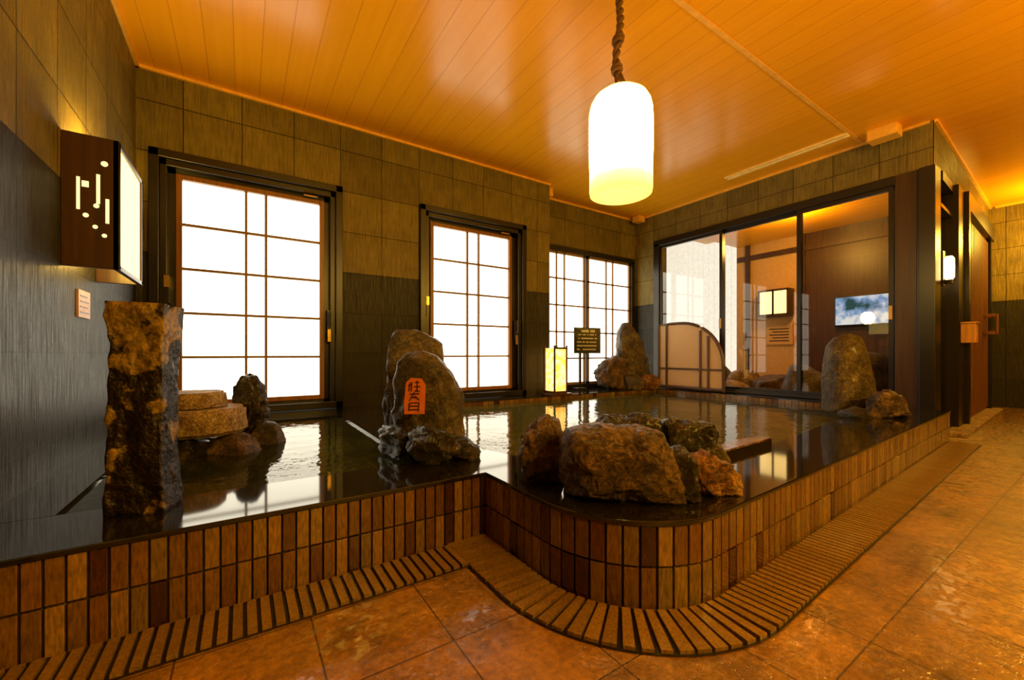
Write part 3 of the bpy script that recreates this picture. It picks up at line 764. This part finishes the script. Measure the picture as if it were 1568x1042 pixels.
disc('millstone', (-0.165, 2.43, 0.385), 0.185, 0.12, M_rk_tan, 1)
disc('upper_disc', (-0.205, 2.45, 0.480), 0.135, 0.08, M_rk_tan, 5, 1.05)
def prock(*a, **k):
    o = rock(*a, **k); o.parent = g; o.matrix_parent_inverse = Matrix.Translation(-Vector(g.location)); return o
prock('base_rock_1', (-0.24, 2.42, 0.12), (0.34, 0.3, 0.225), 71, M_rk_dark)
prock('base_rock_2', (-0.03, 2.34, 0.10), (0.34, 0.22, 0.23), 73, M_rk_brown, fine=0.08)
hewn = hewn_rock('side_rock_1', (0.03, 2.58, 0.20), [(-22,0),(-24,60),(-22,95),(-10,112),(8,112),(20,95),(24,50),(22,0)], 0.0033, 0.13, 75, M_rk_dark, fine=0.06)
hewn.parent = g; hewn.matrix_parent_inverse = Matrix.Translation(-Vector(g.location))
prock('side_rock_2', (0.11, 2.48, 0.15), (0.14, 0.13, 0.20), 77, M_rk_grey, sub=4)
prock('base_rock_3', (-0.10, 2.60, 0.0), (0.5, 0.35, 0.3), 79, M_rk_dark)

# ------------------------------------------------------------------ signs
Rv = Rz(-28) @ Matrix.Rotation(math.radians(-14), 3, 'X')
c0 = Vector((0.605, 1.665, 0.52))
g = group('red_notice_plaque', c0)
mb = MB()
outl = [(-0.040, -0.075), (0.042, -0.075), (0.043, 0.05), (0.028, 0.074), (-0.015, 0.078), (-0.036, 0.06), (-0.042, -0.02)]
vs = [c0 + Rv @ Vector((x, -0.008, z)) for x, z in outl] + [c0 + Rv @ Vector((x, 0.008, z)) for x, z in outl]
n7 = len(outl)
mb.add(vs, [tuple(range(n7)), tuple(range(2*n7-1, n7-1, -1))] + [(i, (i+1) % n7, n7+(i+1) % n7, n7+i) for i in range(n7)])
mb.build('plaque', simple('vermilion', (0.50, 0.12, 0.012), 0.45), g)
mb = MB()
def stroke(a, b_, w=0.0045):
    a = Vector((a[0], -0.0095, a[1])); b_ = Vector((b_[0], -0.0095, b_[1])); d = b_-a
    R2 = Matrix.Rotation(-math.atan2(d.z, d.x), 3, 'Y')
    mb.obox(c0 + Rv @ ((a+b_)/2), (d.length, 0.002, w), Rv @ R2)
for a, b_ in [((-.02,.058),(-.024,.02)),((-.028,.045),(-.012,.047)),((-.012,.06),(-.014,.02)),((0,.058),(.02,.058)),((.01,.066),(.01,.02)),((-.004,.04),(.024,.04)),((.0,.022),(.022,.020)),
           ((-.02,.008),(.02,.010)),((0,.016),(-.02,-.02)),((0,.0),(.022,-.018)),((-.012,-.006),(.012,-.006)),((-.02,-.03),(.02,-.028)),((-.018,-.042),(.018,-.042)),((-.02,-.03),(-.02,-.062)),((.02,-.03),(.018,-.064)),((-.02,-.058),(.018,-.056))]: stroke(a, b_)
mb.build('lettering', M_black, g)
g = group('black_notice_sign', (3.62, 3.86, 0.86))
mb = MB(); Rs = Rz(-10)
mb.obox((3.70, 3.86, 0.87), (0.40, 0.015, 0.33), Rs); mb.obox((3.60, 3.89, 0.50), (0.03, 0.02, 0.52), Rs); mb.obox((3.58, 3.88, 0.257), (0.16, 0.12, 0.02), Rs)
mb.build('board', M_black, g)
mb = MB(); rr = random.Random(2)
for r in range(6):
    x = -0.16 if r else -0.12; zz = 0.12-0.047*r; h = 0.030 if r == 0 else 0.015
    while x < (0.13 if r else 0.10):
        w = rr.uniform(0.012, 0.025)
        if rr.random() < 0.85: mb.obox(Vector((3.70, 3.86, 0.87+zz)) + Rs @ Vector((x+w/2, -0.009, 0)), (w*0.8, 0.002, h), Rs)
        x += w
mb.build('lettering', simple('white_paint', (0.7, 0.68, 0.6), 0.5), g)
mb = MB(); mb.box(LX, LX+0.008, 2.50, 2.66, 0.86, 0.98, 0)
for i in range(4): mb.box(LX+0.008, LX+0.009, 2.52, 2.64-0.02*(i % 2), 0.88+0.024*i, 0.886+0.024*i, 1)
mb.build('wall_notice', [simple('pink_card', (0.40, 0.22, 0.15), 0.4), M_walnut])

# ------------------------------------------------------------------ lamps
WARM = (1.0, 0.57, 0.06)
PX, PY = 1.50, 1.34
g = group('pendant_lamp', (PX, PY, 1.7))
mb = MB()
PB, PT = 1.455, 1.945
prof = [(0.001, 0.02), (0.10, 0.012), (0.134, 0.0), (0.143, 0.008), (0.146, 0.05), (0.145, 0.22), (0.148, 0.45), (0.148, 0.70), (0.146, 0.80), (0.139, 0.87), (0.123, 0.93), (0.098, 0.97), (0.06, 0.993), (0.045, 1.0)]
mb.lathe([(r, PB+(PT-PB)*z) for r, z in prof], (PX, PY, 0), 64)
m, nt, b = mat_new('glowing_washi'); nt.nodes.remove(b)
e = N(nt, 'ShaderNodeEmission')
spz = N(nt, 'ShaderNodeSeparateXYZ'); L(nt, pos(nt), spz.inputs[0])
mr = N(nt, 'ShaderNodeMapRange'); mr.inputs['From Min'].default_value = PB; mr.inputs['From Max'].default_value = PT; L(nt, spz.outputs[2], mr.inputs[0])
cr = ramp(nt, mr.outputs[0], [(0.0, (1.0, 0.56, 0.10)), (0.12, (1.0, 0.62, 0.16)), (0.8, (1.0, 0.62, 0.16)), (1.0, (1.0, 0.5, 0.08))])
st = ramp(nt, mr.outputs[0], [(0.0, (0.06,)*3), (0.12, (0.10,)*3), (0.42, (0.85,)*3), (0.6, (1,)*3), (0.85, (0.35,)*3), (1.0, (0.07,)*3)])
nz = noise_n(nt, pos(nt), 22, 3)
sf = math_n(nt, 'MULTIPLY', st, math_n(nt, 'ADD', math_n(nt, 'MULTIPLY', nz, 0.5), 0.75))
L(nt, cr, e.inputs[0]); L(nt, math_n(nt, 'MULTIPLY', sf, 42.0), e.inputs[1])
L(nt, e.outputs[0], nt.nodes['Material Output'].inputs[0])
mb.build('washi_shade', m, g, smooth=True)
mb = MB()
M_rope = simple('dark_rope', (0.13, 0.06, 0.015), 0.8, 0, 0.3, 200, 0.5)
def wob(z): return Vector((PX-0.012+0.012*math.sin(z*14), PY+0.008*math.sin(z*19), z))
for ph in (0, math.pi):
    pts = []
    for i in range(160):
        z = PT+0.06 + (CEIL-PT-0.06)*i/159
        pts.append(wob(z) + Vector((math.cos(z*75+ph), math.sin(z*75+ph), 0))*0.0095)
    mb.tube(pts, 0.0095, 8)
for zz in (PT+0.09, PT+0.22):
    pts = []
    for i in range(40):
        a = i/39*4*math.pi; z = zz+0.03*i/39
        pts.append(wob(z) + Vector((math.cos(a), math.sin(a), 0))*0.020)
    mb.tube(pts, 0.009, 8)
for k in range(10):
    a = 2*math.pi*k/10
    top = wob(PT+0.09); mb.tube([top + Vector((math.cos(a), math.sin(a), 0))*0.014, Vector((PX+0.022*math.cos(a), PY+0.022*math.sin(a), PT+0.04)), Vector((PX+0.05*math.cos(a), PY+0.05*math.sin(a), PT-0.003))], 0.004, 6)
mb.build('rope', M_rope, g, smooth=True)

bx0, bx1, by0, by1, bz0, bz1 = LX, -0.43, 2.319, 2.80, 1.05, 1.585
g = group('wall_lamp', (bx1, (by0+by1)/2, 1.3))
mb = MB()
mb.box(bx0, bx1, by0, by0+0.02, bz0, bz1); mb.box(bx0, bx1, by1-0.02, by1, bz0, bz1)
for z in (bz0, bz1-0.02): mb.box(bx1-0.02, bx1, by0, by1, z, z+0.02)
mb.box(bx1-0.02, bx1, by1-0.03, by1, bz0, bz1); mb.box(bx1-0.02, bx1, by0, by0+0.03, bz0, bz1)
mb.build('wood_case', M_walnut, g, bevel=0.002)
M_paper = emis('lamp_paper', (1.0, 0.64, 0.17), 4.5)
mb = MB(); mb.box(bx1-0.014, bx1-0.008, by0+0.03, by1-0.03, bz0+0.02, bz1-0.02); mb.build('paper_face', M_paper, g)
mb = MB()
def cut(fx, fz, w, h):
    x = bx0 + 0.17*fx; z = bz0 + 0.535*fz
    mb.box(x-w/2, x+w/2, by0-0.002, by0+0.001, z-h/2, z+h/2)
def dot(fx, fz, r):
    x = bx0 + 0.17*fx; z = bz0 + 0.535*fz
    vs = [(x+r*math.cos(2*math.pi*k/20), by0-0.002, z+r*math.sin(2*math.pi*k/20)) for k in range(20)]
    mb.add(vs, [tuple(range(20))])
cut(0.29, 0.55, 0.010, 0.13); cut(0.41, 0.625, 0.020, 0.024); cut(0.63, 0.60, 0.011, 0.12); cut(0.79, 0.44, 0.011, 0.10)
dot(0.74, 0.80, 0.011); dot(0.60, 0.47, 0.009); dot(0.42, 0.39, 0.009); dot(0.58, 0.31, 0.008); dot(0.74, 0.25, 0.008)
mb.build('cutouts', emis('cutout_glow', (1, 0.72, 0.28), 1.8), g, fixn=False)
def point(name, loc, e, r=0.05, c=WARM):
    l = bpy.data.lights.new(name, 'POINT'); l.energy = e; l.shadow_soft_size = r; l.color = c
    o = bpy.data.objects.new(name, l); o.location = loc; COL.objects.link(o); return o
point('wall_lamp_bulb', (LX+0.09, 2.56, 1.55), 20, 0.04, (1.0, 0.6, 0.10))
point('wall_lamp_bulb', (LX+0.09, 2.56, 1.12), 4, 0.04, (1.0, 0.6, 0.10))

lx, ly = 2.88, 3.50
g = group('floor_lantern', (lx, ly, 0.5))
mb = MB()
mb.box(lx-0.13, lx+0.16, ly-0.1, ly+0.1, CT, CT+0.02); mb.box(lx-0.09, lx+0.09, ly-0.09, ly+0.09, CT+0.02, CT+0.045)
for dx in (-0.085, 0.085):
    for dy in (-0.085, 0.085): mb.box(lx+dx-0.008, lx+dx+0.008, ly+dy-0.008, ly+dy+0.008, CT+0.04, 0.79)
mb.box(lx-0.09, lx+0.09, ly-0.09, ly-0.075, 0.75, 0.77); mb.build('stand', M_dkboard, g)
m, nt, b = mat_new('lantern_glow'); nt.nodes.remove(b); e = N(nt, 'ShaderNodeEmission'); e.inputs[1].default_value = 3.5
L(nt, ramp(nt, noise_n(nt, pos(nt), 16, 2), [(0.4, (1, 0.34, 0.03)), (0.55, (1, 0.62, 0.16))]), e.inputs[0]); L(nt, e.outputs[0], nt.nodes['Material Output'].inputs[0])
mb = MB(); mb.box(lx-0.078, lx+0.078, ly-0.078, ly+0.078, CT+0.05, 0.76); mb.build('paper_shade', m, g)

M_globe = emis('sconce_glow', (1, 0.62, 0.2), 8)
g = group('reflected_sconce', (EX-0.12, 1.87, 1.16))
mb = MB(); mb.lathe([(0.03, 1.08), (0.06, 1.11), (0.075, 1.16), (0.06, 1.21), (0.03, 1.235)], (EX-0.16, 1.87, 0), 32); mb.build('globe', M_globe, g, smooth=True)
mb = MB(); mb.box(EX-0.17, EX-0.02, 1.855, 1.885, 1.055, 1.08); mb.box(EX-0.03, EX, 1.82, 1.92, 1.0, 1.065); mb.build('bracket', M_black, g)
g = group('reflected_sconce', (5.02, 0.86, 1.43))  # added glowing tube, stands in for a light reflected near the post
mb = MB(); mb.lathe([(0.02, 1.33), (0.032, 1.35), (0.034, 1.43), (0.032, 1.51), (0.02, 1.53)], (5.02, 0.86, 0), 24); mb.build('tube', M_globe, g, smooth=True)
mb = MB(); mb.box(4.985, 5.055, 0.89, 0.905, 1.28, 1.58); mb.box(5.0, 5.04, 0.84, 0.89, 1.30, 1.33); mb.build('bracket', M_black, g)

point('unseen_room_light', (0.9, -1.4, 1.95), 165, 0.15)  # added warm fill behind the camera, no fixture modelled
point('unseen_room_light', (3.6, -1.3, 1.95), 185, 0.15)  # second added warm fill, also out of view
point('unseen_room_light', (7.7, 0.35, 2.15), 95, 0.12)
point('veranda_lamp', (5.7, 2.3, 2.2), 50, 0.1, (1, 0.56, 0.10))

w = bpy.data.worlds.new('world'); scene.world = w; w.use_nodes = True
w.node_tree.nodes['Background'].inputs[0].default_value = (0.9, 0.95, 1, 1); w.node_tree.nodes['Background'].inputs[1].default_value = 0.6

cam = bpy.data.cameras.new('camera'); co = bpy.data.objects.new('camera', cam); COL.objects.link(co)
co.location = (0, 0, 0.70); co.rotation_euler = (math.radians(90), 0, math.radians(-33.35))
cam.sensor_width = 36; cam.lens = 14.37; cam.shift_y = 0.0134; cam.clip_start = 0.02
scene.camera = co
